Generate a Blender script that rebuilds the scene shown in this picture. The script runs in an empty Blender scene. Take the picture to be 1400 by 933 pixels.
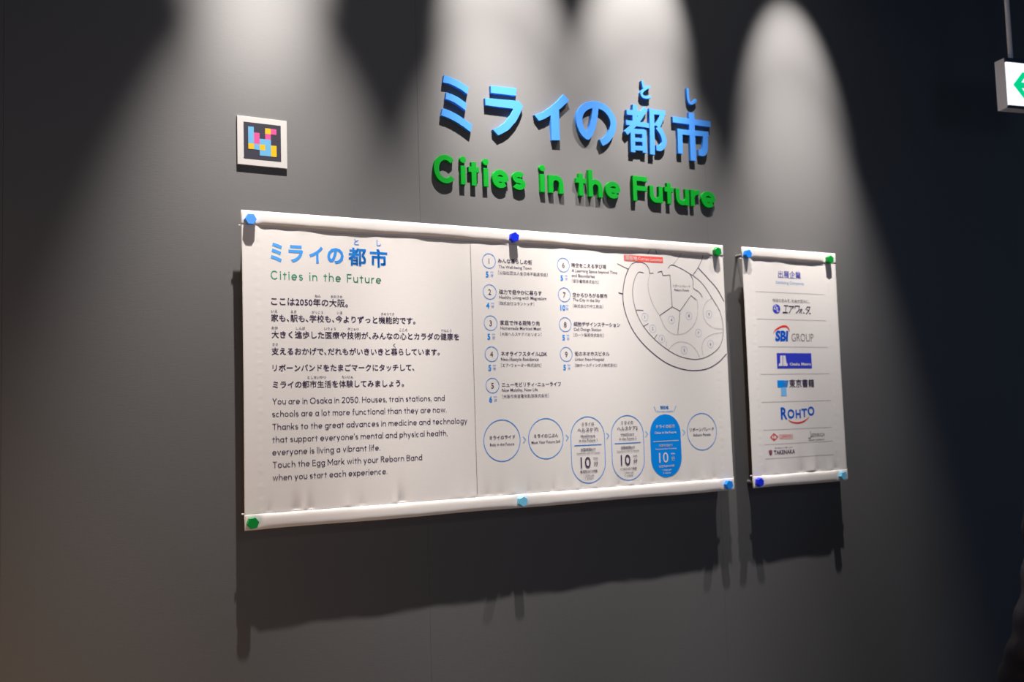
import bpy, bmesh, math, random
from mathutils import Vector, Matrix
random.seed(7)
sc = bpy.context.scene
C = sc.collection
rad = math.radians

# ------------------------------------------------------------------ camera
cam_d = bpy.data.cameras.new('camera'); cam = bpy.data.objects.new('camera', cam_d); C.objects.link(cam)
r_ = Vector((0.87123682, -0.48987685, -0.03109777)); u_ = Vector((-0.00952647, -0.08021599, 0.99673198)); f_ = Vector((0.49077046, 0.86809335, 0.07455392))
cam.matrix_world = Matrix(((r_.x, u_.x, -f_.x, -0.71135), (r_.y, u_.y, -f_.y, -2.84332), (r_.z, u_.z, -f_.z, 1.54541), (0, 0, 0, 1)))
cam_d.sensor_width = 36; cam_d.lens = 35.0; cam_d.clip_start = 0.05
cam_d.dof.use_dof = True; cam_d.dof.focus_distance = 2.85; cam_d.dof.aperture_fstop = 2.8
sc.camera = cam

# ------------------------------------------------------------------ world, light, exposure
w = bpy.data.worlds.new('dim_hall'); sc.world = w; w.use_nodes = True
w.node_tree.nodes['Background'].inputs[0].default_value = (0.40, 0.62, 1.0, 1)
w.node_tree.nodes['Background'].inputs[1].default_value = 0.12
sc.view_settings.view_transform = 'Standard'; sc.view_settings.look = 'None'
sc.view_settings.exposure = 0.0; sc.view_settings.gamma = 1.0; sc.view_settings.use_curve_mapping = False

LAMP_Z, LAMP_Y = 3.722, -0.526
# lamp x, aim x, aim height of the tight beam, strength
LAMPS = [(0.115, 0.081, 3.059, 7.805), (0.800, 0.910, 2.860, 7.454), (1.600, 1.460, 2.907, 6.523), (2.217, 2.227, 2.766, 6.259)]

def spot(name, loc, target, watts, angle, blend, radius, col):
    d = bpy.data.lights.new(name, 'SPOT'); d.energy = watts; d.spot_size = rad(angle); d.spot_blend = blend
    d.shadow_soft_size = radius; d.color = col
    o = bpy.data.objects.new(name, d); C.objects.link(o); o.location = loc
    o.rotation_euler = (Vector(target) - Vector(loc)).to_track_quat('-Z', 'Y').to_euler()
    return o

WARM = (1.0, 0.93, 0.87)
UNIT = 43.0
for lx, ax, az, k in LAMPS:
    loc = (lx, LAMP_Y, LAMP_Z)
    spot('ceiling_spot_light', loc, (ax, 0, az), UNIT * k, 34.45, 0.947, 0.016, WARM)               # tight beam
    spot('ceiling_spill_light', loc, (ax, 0, 1.537), UNIT * 1.351 * k, 39.1, 1.0, 0.016, WARM)    # lower lens of the same fitting

    spot('ceiling_stray_light', loc, (lx, LAMP_Y, 0.5), 2.5, 140, 1.0, 0.03, WARM)               # glare around the fitting
hall = spot('added_front_fill_light', (0.9, -4.3, 3.9), (0.9, 0, 1.7), 42.0, 50, 1.0, 0.35, (1.0, 0.88, 0.74))   # soft warm fill added behind the camera to lift the banner shadows

def area(name, loc, target, watts, size, col):
    d = bpy.data.lights.new(name, 'AREA'); d.energy = watts; d.shape = 'DISK'; d.size = size; d.color = col
    o = bpy.data.objects.new(name, d); C.objects.link(o); o.location = loc
    o.rotation_euler = (Vector(target) - Vector(loc)).to_track_quat('-Z', 'Y').to_euler()
    return o
area('amber_hall_light', (-1.5, -1.5, 0.30), (-0.5, 0, 0.8), 17.0, 0.9, (1.0, 0.60, 0.26))   # neighbouring exhibit, low on the left
area('blue_hall_light', (-0.5, -5.2, 1.5), (2.6, 0, 1.6), 15.0, 0.7, (0.42, 0.60, 1.0))    # screen glow from the hall behind

# ------------------------------------------------------------------ materials
def mat(name, col, rough=0.6, spec=0.3, emit=None, estr=0.0, nodes=None):
    m = bpy.data.materials.new(name); m.use_nodes = True
    b = m.node_tree.nodes['Principled BSDF']
    b.inputs['Base Color'].default_value = (*col, 1); b.inputs['Roughness'].default_value = rough
    b.inputs['Specular IOR Level'].default_value = spec
    if emit: b.inputs['Emission Color'].default_value = (*emit, 1); b.inputs['Emission Strength'].default_value = estr
    if nodes: nodes(m.node_tree, b)
    return m
def srgb(r, g, b):
    f = lambda c: (c / 255 / 12.92) if c <= 10 else ((c / 255 + 0.055) / 1.055) ** 2.4
    return (f(r), f(g), f(b))
def woven(sx, sz, strength, dist, var=0.0, blotch=0.0):
    """horizontal slub weave: stretched noise and fine threads as relief, a little colour variation"""
    def fn(t, b):
        n = t.nodes; L = t.links
        tc = n.new('ShaderNodeTexCoord'); mp = n.new('ShaderNodeMapping'); mp.inputs['Scale'].default_value = (sx, sx, sz)
        L.new(tc.outputs['Object'], mp.inputs['Vector'])
        no = n.new('ShaderNodeTexNoise'); no.inputs['Scale'].default_value = 1.0; no.inputs['Detail'].default_value = 3
        L.new(mp.outputs[0], no.inputs['Vector'])
        mp2 = n.new('ShaderNodeMapping'); mp2.inputs['Scale'].default_value = (sz, sz, sx * 0.6); L.new(tc.outputs['Object'], mp2.inputs['Vector'])
        no2 = n.new('ShaderNodeTexNoise'); no2.inputs['Scale'].default_value = 1.0; no2.inputs['Detail'].default_value = 2
        L.new(mp2.outputs[0], no2.inputs['Vector'])
        ad = n.new('ShaderNodeMath'); ad.operation = 'MULTIPLY_ADD'; ad.inputs[1].default_value = 0.35
        L.new(no2.outputs[0], ad.inputs[0]); L.new(no.outputs[0], ad.inputs[2])
        bu = n.new('ShaderNodeBump'); bu.inputs['Strength'].default_value = strength; bu.inputs['Distance'].default_value = dist
        L.new(ad.outputs[0], bu.inputs['Height']); L.new(bu.outputs[0], b.inputs['Normal'])
        if var:
            base = b.inputs['Base Color'].default_value[:3]
            big = n.new('ShaderNodeTexNoise'); big.inputs['Scale'].default_value = 1.3; big.inputs['Detail'].default_value = 4
            L.new(tc.outputs['Object'], big.inputs['Vector'])
            mx = n.new('ShaderNodeMix'); mx.data_type = 'FLOAT'; mx.inputs[0].default_value = blotch
            L.new(ad.outputs[0], mx.inputs[2]); L.new(big.outputs[0], mx.inputs[3])
            rp = n.new('ShaderNodeValToRGB')
            rp.color_ramp.elements[0].position = 0.35; rp.color_ramp.elements[1].position = 0.85
            rp.color_ramp.elements[0].color = (*[c * (1 - var) for c in base], 1); rp.color_ramp.elements[1].color = (*[c * (1 + var) for c in base], 1)
            L.new(mx.outputs[0], rp.inputs[0]); L.new(rp.outputs[0], b.inputs['Base Color'])
    return fn
def grained(scale, strength=0.15, dist=0.001):
    def fn(t, b):
        n = t.nodes; no = n.new('ShaderNodeTexNoise'); no.inputs['Scale'].default_value = scale
        tc = n.new('ShaderNodeTexCoord'); t.links.new(tc.outputs['Object'], no.inputs['Vector'])
        bu = n.new('ShaderNodeBump'); bu.inputs['Strength'].default_value = strength; bu.inputs['Distance'].default_value = dist
        t.links.new(no.outputs[0], bu.inputs['Height']); t.links.new(bu.outputs[0], b.inputs['Normal'])
    return fn
def tone_gradient(c0, c1, x0, x1):
    """base colour that runs from one tone to another along the banner"""
    def fn(t, b):
        n = t.nodes; tc = n.new('ShaderNodeTexCoord'); sp = n.new('ShaderNodeSeparateXYZ'); mr = n.new('ShaderNodeMapRange')
        mr.inputs[1].default_value = x0; mr.inputs[2].default_value = x1
        rp = n.new('ShaderNodeValToRGB'); rp.color_ramp.elements[0].color = (*c0, 1); rp.color_ramp.elements[1].color = (*c1, 1)
        t.links.new(tc.outputs['Object'], sp.inputs[0]); t.links.new(sp.outputs[0], mr.inputs[0]); t.links.new(mr.outputs[0], rp.inputs[0])
        t.links.new(rp.outputs[0], b.inputs['Base Color'])
    return fn

M = dict(
    wall=mat('grey_woven_wallcloth', (0.060, 0.059, 0.061), 0.735, 0.5, nodes=woven(30, 700, 0.35, 0.0006, 0.10, 0.35)),
    backing=mat('dark_backing_board', (0.10, 0.10, 0.10), 0.9, nodes=grained(40)),
    floor=mat('dark_grey_carpet', (0.035, 0.036, 0.04), 0.95, 0.1, nodes=grained(300, 0.6, 0.003)),
    ceiling=mat('black_painted_ceiling', (0.012, 0.012, 0.014), 0.9, 0.1, nodes=grained(60)),
    fabric=mat('cream_banner_cloth', (0.905, 0.89, 0.885), 0.85, 0.15, nodes=woven(45, 900, 0.30, 0.0005, 0.03, 0.1)),
    thread=mat('grey_stitching_thread', (0.30, 0.25, 0.26), 0.9, nodes=grained(900, .5)),
    rod=mat('white_rod', (0.75, 0.72, 0.70), 0.5, nodes=grained(200)),
    metal=mat('grey_metal_shaft', (0.25, 0.25, 0.26), 0.4, nodes=grained(200)),
    blue=mat('sky_blue_acrylic', (0.048, 0.205, 0.60), 0.65, 0.1, nodes=grained(400, .05)),
    green=mat('green_acrylic', (0.001, 0.235, 0.016), 0.65, 0.1, nodes=grained(400, .05)),
    cap_sky=mat('cap_sky_blue', srgb(80, 155, 250), 0.4, 0.4, nodes=grained(300, .05)),
    cap_azure=mat('cap_azure', srgb(25, 135, 240), 0.4, 0.4, nodes=grained(300, .05)),
    cap_royal=mat('cap_royal_blue', srgb(15, 45, 225), 0.4, 0.4, nodes=grained(300, .05)),
    cap_green=mat('cap_green', srgb(0, 140, 50), 0.4, 0.4, nodes=grained(300, .05)),
    cap_cyan=mat('cap_pale_cyan', srgb(115, 195, 230), 0.4, 0.4, nodes=grained(300, .05)),
    white=mat('white_print', (0.46, 0.445, 0.435), 0.6, nodes=grained(300, .05)),
    black=mat('near_black_print', (0.02, 0.02, 0.035), 0.6, nodes=grained(300, .05)),
    pink=mat('pink_print', tuple(c * 0.55 for c in srgb(250, 90, 165)), 0.6, nodes=grained(300, .05)),
    yellow=mat('yellow_print', tuple(c * 0.55 for c in srgb(250, 205, 0)), 0.6, nodes=grained(300, .05)),
    cyan=mat('light_blue_print', tuple(c * 0.55 for c in srgb(115, 195, 245)), 0.6, nodes=grained(300, .05)),
    ink=mat('dark_violet_ink', srgb(58, 40, 80), 0.8, 0.1, nodes=grained(300, .05)),
    inkgrey=mat('grey_ink', srgb(110, 100, 105), 0.8, 0.1, nodes=grained(300, .05)),
    inkline=mat('hairline_ink', srgb(150, 138, 140), 0.8, 0.1, nodes=grained(300, .05)),
    inkblue=mat('blue_ink', srgb(0, 138, 235), 0.8, 0.1, nodes=grained(300, .05)),
    inksoft=mat('soft_blue_ink', srgb(120, 185, 240), 0.8, 0.1, nodes=grained(300, .05)),
    inkpale=mat('pale_blue_ink', srgb(150, 185, 225), 0.8, 0.1, nodes=grained(300, .05)),
    inkred=mat('coral_red_ink', srgb(245, 95, 85), 0.8, 0.1, nodes=grained(300, .05)),
    inkcrimson=mat('red_ink', srgb(225, 45, 40), 0.8, 0.1, nodes=grained(300, .05)),
    inkmaroon=mat('maroon_ink', srgb(140, 60, 85), 0.8, 0.1, nodes=grained(300, .05)),
    inkindigo=mat('indigo_ink', srgb(50, 62, 195), 0.8, 0.1, nodes=grained(300, .05)),
    inkcobalt=mat('cobalt_ink', srgb(0, 85, 200), 0.8, 0.1, nodes=grained(300, .05)),
    inkviolet=mat('violet_blue_ink', srgb(85, 85, 190), 0.8, 0.1, nodes=grained(300, .05)),
    inkwhite=mat('white_ink', (0.72, 0.70, 0.70), 0.8, 0.1, nodes=grained(300, .05)),
    inkhead=mat('heading_blue_ink', srgb(90, 165, 240), 0.8, 0.1, nodes=tone_gradient(srgb(85, 170, 248), srgb(0, 125, 225), 0.08, 0.44)),
    inkgreen=mat('heading_green_ink', srgb(40, 140, 100), 0.8, 0.1, nodes=tone_gradient(srgb(50, 155, 120), srgb(10, 112, 82), 0.08, 0.44)),
    housing=mat('white_sign_housing', (0.86, 0.82, 0.83), 0.5, nodes=grained(200, .05)),
    trim=mat('dark_sign_trim', (0.05, 0.06, 0.09), 0.5, nodes=grained(200, .05)),
    panel=mat('lit_white_panel', (0.8, 0.8, 0.8), 0.4, emit=(0.93, 0.96, 1.0), estr=1.1),
    arrow=mat('lit_green_arrow', (0.0, 0.4, 0.2), 0.4, emit=(0.0, 0.62, 0.24), estr=1.0),
    jacket=mat('dark_navy_puffer_cloth', (0.006, 0.006, 0.016), 0.55, 0.4, nodes=grained(60, .3, .004)),
    trousers=mat('black_trouser_cloth', (0.012, 0.012, 0.014), 0.9, nodes=grained(200, .3)),
    skin=mat('skin', (0.45, 0.27, 0.20), 0.55, nodes=grained(150, .1)),
    hair=mat('black_hair', (0.010, 0.008, 0.008), 0.45, nodes=grained(120, .6, .004)),
    shoe=mat('black_shoe_rubber', (0.02, 0.02, 0.02), 0.5, nodes=grained(100)),
    lampbody=mat('black_lamp_housing', (0.02, 0.02, 0.022), 0.5, nodes=grained(100)),
)

def let_light_through(m, col, fac):
    t = m.node_tree; n = t.nodes; out = n['Material Output']; b = n['Principled BSDF']
    tr = n.new('ShaderNodeBsdfTranslucent'); tr.inputs['Color'].default_value = (*col, 1)
    mx = n.new('ShaderNodeMixShader'); mx.inputs[0].default_value = fac
    t.links.new(b.outputs[0], mx.inputs[1]); t.links.new(tr.outputs[0], mx.inputs[2]); t.links.new(mx.outputs[0], out.inputs[0])
let_light_through(M['fabric'], (0.95, 0.78, 0.58), 0.22)
M['wall'].node_tree.nodes['Principled BSDF'].inputs['IOR'].default_value = 2.02      # satin sheen under the steep lamps

# ------------------------------------------------------------------ object helpers
def tag(o, label=None, cat=None, group=None, kind=None):
    if label: o['label'] = label
    if cat: o['category'] = cat
    if group: o['group'] = group
    if kind: o['kind'] = kind
    return o
def empty(name, loc, rz=0.0):
    o = bpy.data.objects.new(name, None); C.objects.link(o); o.location = loc; o.rotation_euler = (0, 0, rz)
    o.empty_display_size = 0.05
    return o
def mesh_obj(name, vs, fs, m, parent=None, smooth=False):
    me = bpy.data.meshes.new(name); me.from_pydata([tuple(v) for v in vs], [], fs); me.update()
    if m: me.materials.append(m)
    if smooth: me.polygons.foreach_set('use_smooth', [True] * len(me.polygons))
    o = bpy.data.objects.new(name, me); C.objects.link(o)
    if parent: o.parent = parent
    return o
def bm_obj(name, bm, m, parent=None, smooth=False):
    me = bpy.data.meshes.new(name); bm.normal_update(); bm.to_mesh(me); bm.free()
    if m: me.materials.append(m)
    if smooth: me.polygons.foreach_set('use_smooth', [True] * len(me.polygons))
    o = bpy.data.objects.new(name, me); C.objects.link(o)
    if parent: o.parent = parent
    return o
def add_box(bm, lo, hi, bevel=0.0):
    r = bmesh.ops.create_cube(bm, size=1.0)
    for v in r['verts']:
        v.co = Vector([lo[i] + (v.co[i] + 0.5) * (hi[i] - lo[i]) for i in range(3)])
    if bevel:
        es = list({e for v in r['verts'] for e in v.link_edges})
        bmesh.ops.bevel(bm, geom=es, offset=bevel, segments=2, affect='EDGES', profile=0.5)
def add_cyl(bm, a, b, ra, rb=None, n=20):
    a, b = Vector(a), Vector(b); rb = ra if rb is None else rb
    r = bmesh.ops.create_cone(bm, cap_ends=True, segments=n, radius1=ra, radius2=rb, depth=(b - a).length)
    mt = Matrix.Translation((a + b) / 2) @ (b - a).to_track_quat('Z', 'Y').to_matrix().to_4x4()
    bmesh.ops.transform(bm, matrix=mt, verts=r['verts'])

# ------------------------------------------------------------------ setting
def struct(name, bm, m, parent=None, label=None):
    o = bm_obj(name, bm, m, parent)
    if parent is None: o['kind'] = 'structure'
    return o
H_CEIL = 4.30
bm = bmesh.new(); add_box(bm, (-3.0, 0.012, 0), (6.4, 0.12, H_CEIL)); wall = struct('wall_back', bm, M['backing'])
wall['label'] = 'dark grey woven cloth wall behind the banners'
edges = [-2.951, -1.775, -0.599, 0.577, 1.753, 2.929, 4.105, 5.281, 6.4]
for a, b in zip(edges[:-1], edges[1:]):
    bm = bmesh.new(); add_box(bm, (a + 0.0002, 0.0, 0.0), (b - 0.0002, 0.012, H_CEIL), 0.0003)
    bm_obj('wall_panel', bm, M['wall'], wall)
bm = bmesh.new(); add_box(bm, (-3.0, -6.5, -0.05), (6.4, 0.12, 0.0)); struct('floor', bm, M['floor'])
bm = bmesh.new(); add_box(bm, (-3.0, -6.5, H_CEIL), (6.4, 0.12, H_CEIL + 0.1)); struct('ceiling', bm, M['ceiling'])
bm = bmesh.new(); add_box(bm, (-3.0, -0.015, 0), (6.4, 0.0, 0.08), 0.003); struct('baseboard_back', bm, M['trim'])

# ------------------------------------------------------------------ 2D shape helpers (mm or em units)
def sample_arc(cx, cy, rx, ry, a0, a1, n=None):
    n = n or max(3, int(abs(a1 - a0) / 10))
    return [(cx + rx * math.cos(rad(a0 + (a1 - a0) * i / n)), cy + ry * math.sin(rad(a0 + (a1 - a0) * i / n))) for i in range(n + 1)]
def smooth_line(pts, k=6):
    if len(pts) < 3: return list(pts)
    P = [Vector(p) for p in pts]; P = [2 * P[0] - P[1]] + P + [2 * P[-1] - P[-2]]
    out = []
    for i in range(1, len(P) - 2):
        a, b, c, d = P[i - 1:i + 3]
        for j in range(k):
            t = j / k
            q = 0.5 * ((2 * b) + (c - a) * t + (2 * a - 5 * b + 4 * c - d) * t * t + (3 * b - a - 3 * c + d) * t ** 3)
            out.append((q.x, q.y))
    out.append(tuple(P[-2])); return out
def ribbon(pts, w, closed=False):
    """two rails either side of a centre line, mitred at the bends"""
    P = [Vector(p) for p in pts]
    Q = [P[0]]
    for p in P[1:]:
        if (p - Q[-1]).length > 1e-6: Q.append(p)
    P = Q; n = len(P); A = []; B = []
    if closed and (P[0] - P[-1]).length < 1e-6: P.pop(); n -= 1
    for i in range(n):
        if closed: d0 = (P[i] - P[i - 1]).normalized(); d1 = (P[(i + 1) % n] - P[i]).normalized()
        else:
            d0 = (P[i] - P[i - 1]).normalized() if i else (P[1] - P[0]).normalized()
            d1 = (P[i + 1] - P[i]).normalized() if i < n - 1 else d0
        t = d0 + d1
        t = t.normalized() if t.length > 1e-4 else d0
        nn = Vector((-t.y, t.x)); c = max(0.42, nn.dot(Vector((-d0.y, d0.x))))
        A.append(P[i] + nn * (w / 2 / c)); B.append(P[i] - nn * (w / 2 / c))
    return A, B
def ribbon_mesh(pts, w, closed=False):
    A, B = ribbon(pts, w, closed); n = len(A)
    vs = [tuple(a) for a in A] + [tuple(b) for b in B]; fs = []
    for i in range(n if closed else n - 1):
        j = (i + 1) % n; fs.append((i, i + n, j + n, j))
    return vs, fs
def prism(bm, vs, fs, y0, y1, s=0.001):
    """extrude a flat 2D mesh (x,z) between y0 (back) and y1 (front)"""
    fr = [bm.verts.new((v[0] * s, y1, v[1] * s)) for v in vs]; bk = [bm.verts.new((v[0] * s, y0, v[1] * s)) for v in vs]
    cnt = {}
    for f in fs:
        bm.faces.new([fr[i] for i in f]); bm.faces.new([bk[i] for i in reversed(f)])
        for i in range(len(f)):
            a, b = f[i], f[(i + 1) % len(f)]; cnt[(a, b)] = 1
    for (a, b) in list(cnt):
        if (b, a) not in cnt: bm.faces.new((fr[a], bk[a], bk[b], fr[b]))
def finish(bm): bmesh.ops.recalc_face_normals(bm, faces=bm.faces)

# ------------------------------------------------------------------ geometric sans drawn with strokes: cap height 1, x height 0.68
XH = 0.68
NATURAL = dict(a=.60, b=.60, c=.55, d=.60, e=.62, f=.38, g=.60, h=.56, i=.12, k=.52, l=.12, m=.88, n=.56, o=.62, p=.60, r=.36, s=.46, t=.40, u=.56, v=.56, w=.84, x=.5, y=.56, z=.46,
               C=.80, F=.54, Y=.70, O=.92, H=.72, T=.66, E=.54, M=.86, R=.60, B=.60)
NATURAL.update({'2': .60, '0': .62, '5': .58, '.': .12, ',': .12, "'": .10})
def glyph(c, w, W=None):
    """centre lines of one character; outer box 0..W wide"""
    W = NATURAL[c] if W is None else W
    h = w / 2; X = XH; rx = W / 2 - h; ry = X / 2 - h; cx = W / 2; cy = X / 2
    ring = sample_arc(cx, cy, rx, ry, 0, 360, 28)
    rs = lambda x0, x1: sample_arc((x0 + x1) / 2, cy, (x1 - x0) / 2, ry, 0, 360, 28)
    asc = 1.04
    if c == 'a': return [rs(h, W - h), [(W - h, X), (W - h, 0)]]
    if c == 'b': return [rs(h, W - h), [(h, asc), (h, 0)]]
    if c == 'd': return [rs(h, W - h), [(W - h, asc), (W - h, 0)]]
    if c == 'p': return [rs(h, W - h), [(h, X), (h, -.28)]]
    if c == 'g': return [rs(h, W - h), [(W - h, X), (W - h, -.05)] + sample_arc(cx, -.05, rx, .20, 0, -150, 12)]
    if c == 'c': return [sample_arc(cx, cy, rx, ry, 48, 312, 24)]
    if c == 'C': return [sample_arc(cx * 1.03, .5, rx * 1.03, .5 + .015 - h, 42, 318, 30)]
    if c == 'O': return [sample_arc(cx, .5, rx, .5 + .012 - h, 0, 360, 36)]
    if c == '0': return [sample_arc(cx, .5, rx, .5 + .012 - h, 0, 360, 30)]
    if c == 'o': return [ring]
    if c == 'e': return [sample_arc(cx, cy, rx, ry, -6, 318, 30), [(h * .8, cy - h * .2), (W - h * .6, cy - h * .2)]]
    if c == 's':
        q = (X - w) / 4
        return [sample_arc(cx, X - h - q, rx * .92, q, 28, 270, 20)[:-1] + sample_arc(cx, h + q, rx, q, 90, -152, 20)]
    if c == 'f': return [[(W * .42, 0), (W * .42, .80)] + sample_arc(W * .42 + .17, .80, .17, asc - h - .80, 180, 85, 8), [(0, X - h), (W * .95, X - h)]]
    if c == 't': return [[(cx, .86), (cx, 0)], [(0, X - h), (W, X - h)]]
    if c in 'hn':
        top = asc if c == 'h' else X
        return [[(h, top), (h, 0)], [(h, cy + .02)] + sample_arc(cx, cy + .02, rx, X - h - cy - .02 + .008, 180, 0, 16) + [(W - h, 0)]]
    if c == 'u': return [[(W - h, X), (W - h, 0)], [(h, X)] + sample_arc(cx, cy - .02, rx, cy - .02 - h + .008, 180, 360, 16)]
    if c == 'm':
        q = (W - w) / 2
        return [[(h, X), (h, 0)]] + [[(h + q * k, cy + .05)] + sample_arc(h + q * (k + .5), cy + .05, q / 2, X - h - cy - .05 + .008, 180, 0, 12) + [(h + q * (k + 1), 0)] for k in (0, 1)]
    if c == 'r': return [[(h, X), (h, 0)], sample_arc(W * .92, cy + .02, W * .92 - h, X - h - cy - .02 + .008, 180, 84, 9)]
    if c == 'i': return [[(cx, X), (cx, 0)]]
    if c == 'l': return [[(cx, asc), (cx, 0)]]
    if c == 'k': return [[(h, asc), (h, 0)], [(h, .22), (W - h, X)], [(h + .13, .36), (W - h * .8, 0)]]
    if c == 'v': return [[(h * .9, X), (cx, 0.02), (W - h * .9, X)]]
    if c == 'y': return [[(h * .9, X), (cx, .02)], [(W - h * .9, X), (W * .30, -.28)]]
    if c == 'w': return [[(h * .9, X), (W * .27, .02), (cx, X * .98), (W * .73, .02), (W - h * .9, X)]]
    if c == 'x': return [[(h, X), (W - h, 0)], [(W - h, X), (h, 0)]]
    if c == 'z': return [[(h, X - h), (W - h, X - h), (h, h), (W - h * .4, h)]]
    if c == 'F': return [[(h, 1), (h, 0)], [(h, 1 - h), (W, 1 - h)], [(h, .52), (W * .96, .52)]]
    if c == 'E': return [[(h, 1), (h, 0)], [(h, 1 - h), (W, 1 - h)], [(h, .52), (W * .94, .52)], [(h, h), (W, h)]]
    if c == 'H': return [[(h, 1), (h, 0)], [(W - h, 1), (W - h, 0)], [(h, .52), (W - h, .52)]]
    if c == 'T': return [[(0, 1 - h), (W, 1 - h)], [(cx, 1), (cx, 0)]]
    if c == 'Y': return [[(h, 1), (cx, .45), (cx, 0)], [(W - h, 1), (cx, .45)]]
    if c == 'M': return [[(h, 0), (h, 1)], [(W - h, 0), (W - h, 1)], [(h, .96), (cx, .25), (W - h, .96)]]
    if c in 'RB':
        b = [[(h, 1), (h, 0)], [(h, 1 - h), (W * .52, 1 - h)] + sample_arc(W * .55, .76, W * .45 - h, .24 - h, 90, -90, 12) + [(h, .52)]]
        return b + ([[(W * .45, .52), (W - h * .7, 0)]] if c == 'R' else [[(h, .52), (W * .55, .52)] + sample_arc(W * .58, .26 + h / 2, W * .42 - h, .26 - h / 2, 90, -90, 12) + [(h, h)]])
    if c == '2': return [sample_arc(cx, 1 - rx - h + .01, rx, rx, 165, -35, 16) + [(h, h), (W, h)]]
    if c == '5': return [[(W - h, 1 - h), (h * 1.6, 1 - h), (h * 1.3, .55)] + sample_arc(cx - h * .3, .32, rx + h * .2, .32 - h, 120, -155, 20)]
    if c == '.': return [[(cx, w * 1.1), (cx, 0)]]
    if c == ',': return [[(cx, w * 1.1), (cx * .4, -.12)]]
    if c == "'": return [[(cx, 1.0), (cx, .76)]]
    return []
def dot_shape(cx, cy, r):
    return [(cx + r * math.cos(k * math.pi / 8), cy + r * math.sin(k * math.pi / 8)) for k in range(16)], [tuple(range(16))]
def latin_layout(text, w, track=.115, space=.30):
    out = []; x = 0
    for c in text:
        if c == ' ': x += space; continue
        for s in glyph(c, w): out.append(ribbon_mesh([(x + px, py) for px, py in s], w))
        if c == 'i': out.append(dot_shape(x + NATURAL[c] / 2, .90, w * .66))
        x += NATURAL[c] + track
    return out, x - track

# ------------------------------------------------------------------ font glyphs (Blender's built-in face and its fallback)
_cache = {}
def font_glyph(ch, bold=0.0):
    """flat glyph; dense characters are thickened by overprinting shifted copies, open ones by the outline offset"""
    k = (ch, bold)
    if k not in _cache:
        dense = len(ch) == 1 and ord(ch) > 0x4E00
        cu = bpy.data.curves.new('t', 'FONT'); cu.body = ch; cu.size = 1; cu.resolution_u = 3; cu.offset = 0 if dense else bold; cu.fill_mode = 'FRONT'
        o = bpy.data.objects.new('t', cu); me = bpy.data.meshes.new_from_object(o)
        vs = [(v.co.x, v.co.y) for v in me.vertices]; fs = [tuple(p.vertices) for p in me.polygons]
        if dense and bold > .008:
            sh = [(-.7, -.7), (.7, .7)] if bold < .02 else [(-1, -1), (1, 1), (1, -1), (-1, 1)]
            n = len(vs); v2 = []; f2 = []
            for q, (dx, dy) in enumerate(sh):
                v2 += [(x + dx * bold, y + dy * bold) for x, y in vs]; f2 += [tuple(i + q * n for i in f) for f in fs]
            vs, fs = v2, f2
        _cache[k] = (vs, fs)
        bpy.data.objects.remove(o); bpy.data.curves.remove(cu); bpy.data.meshes.remove(me)
    return _cache[k]
def is_cjk(c): return ord(c) > 0x2E80
def font_layout(text, bold):
    """list of flat shapes; Japanese marks take half a cell"""
    if all(not is_cjk(c) for c in text):
        return [font_glyph(text, bold)]
    out = []; x = 0
    for c in text:
        vs, fs = font_glyph(c, bold)
        if c in '、。': adv = .5; dx = 0
        elif c == '［': adv = .5; dx = -.5
        elif c == '］': adv = .5; dx = 0
        elif c == '・': adv = .5; dx = -.25
        elif not is_cjk(c):
            xs = [v[0] for v in vs]; adv = (max(xs) - min(xs) + .08) if xs else .3; dx = -(min(xs) if xs else 0) + .04
        else: adv = 1.0; dx = 0
        out.append(([(x + dx + vx, vy) for vx, vy in vs], fs)); x += adv
    return out

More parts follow.
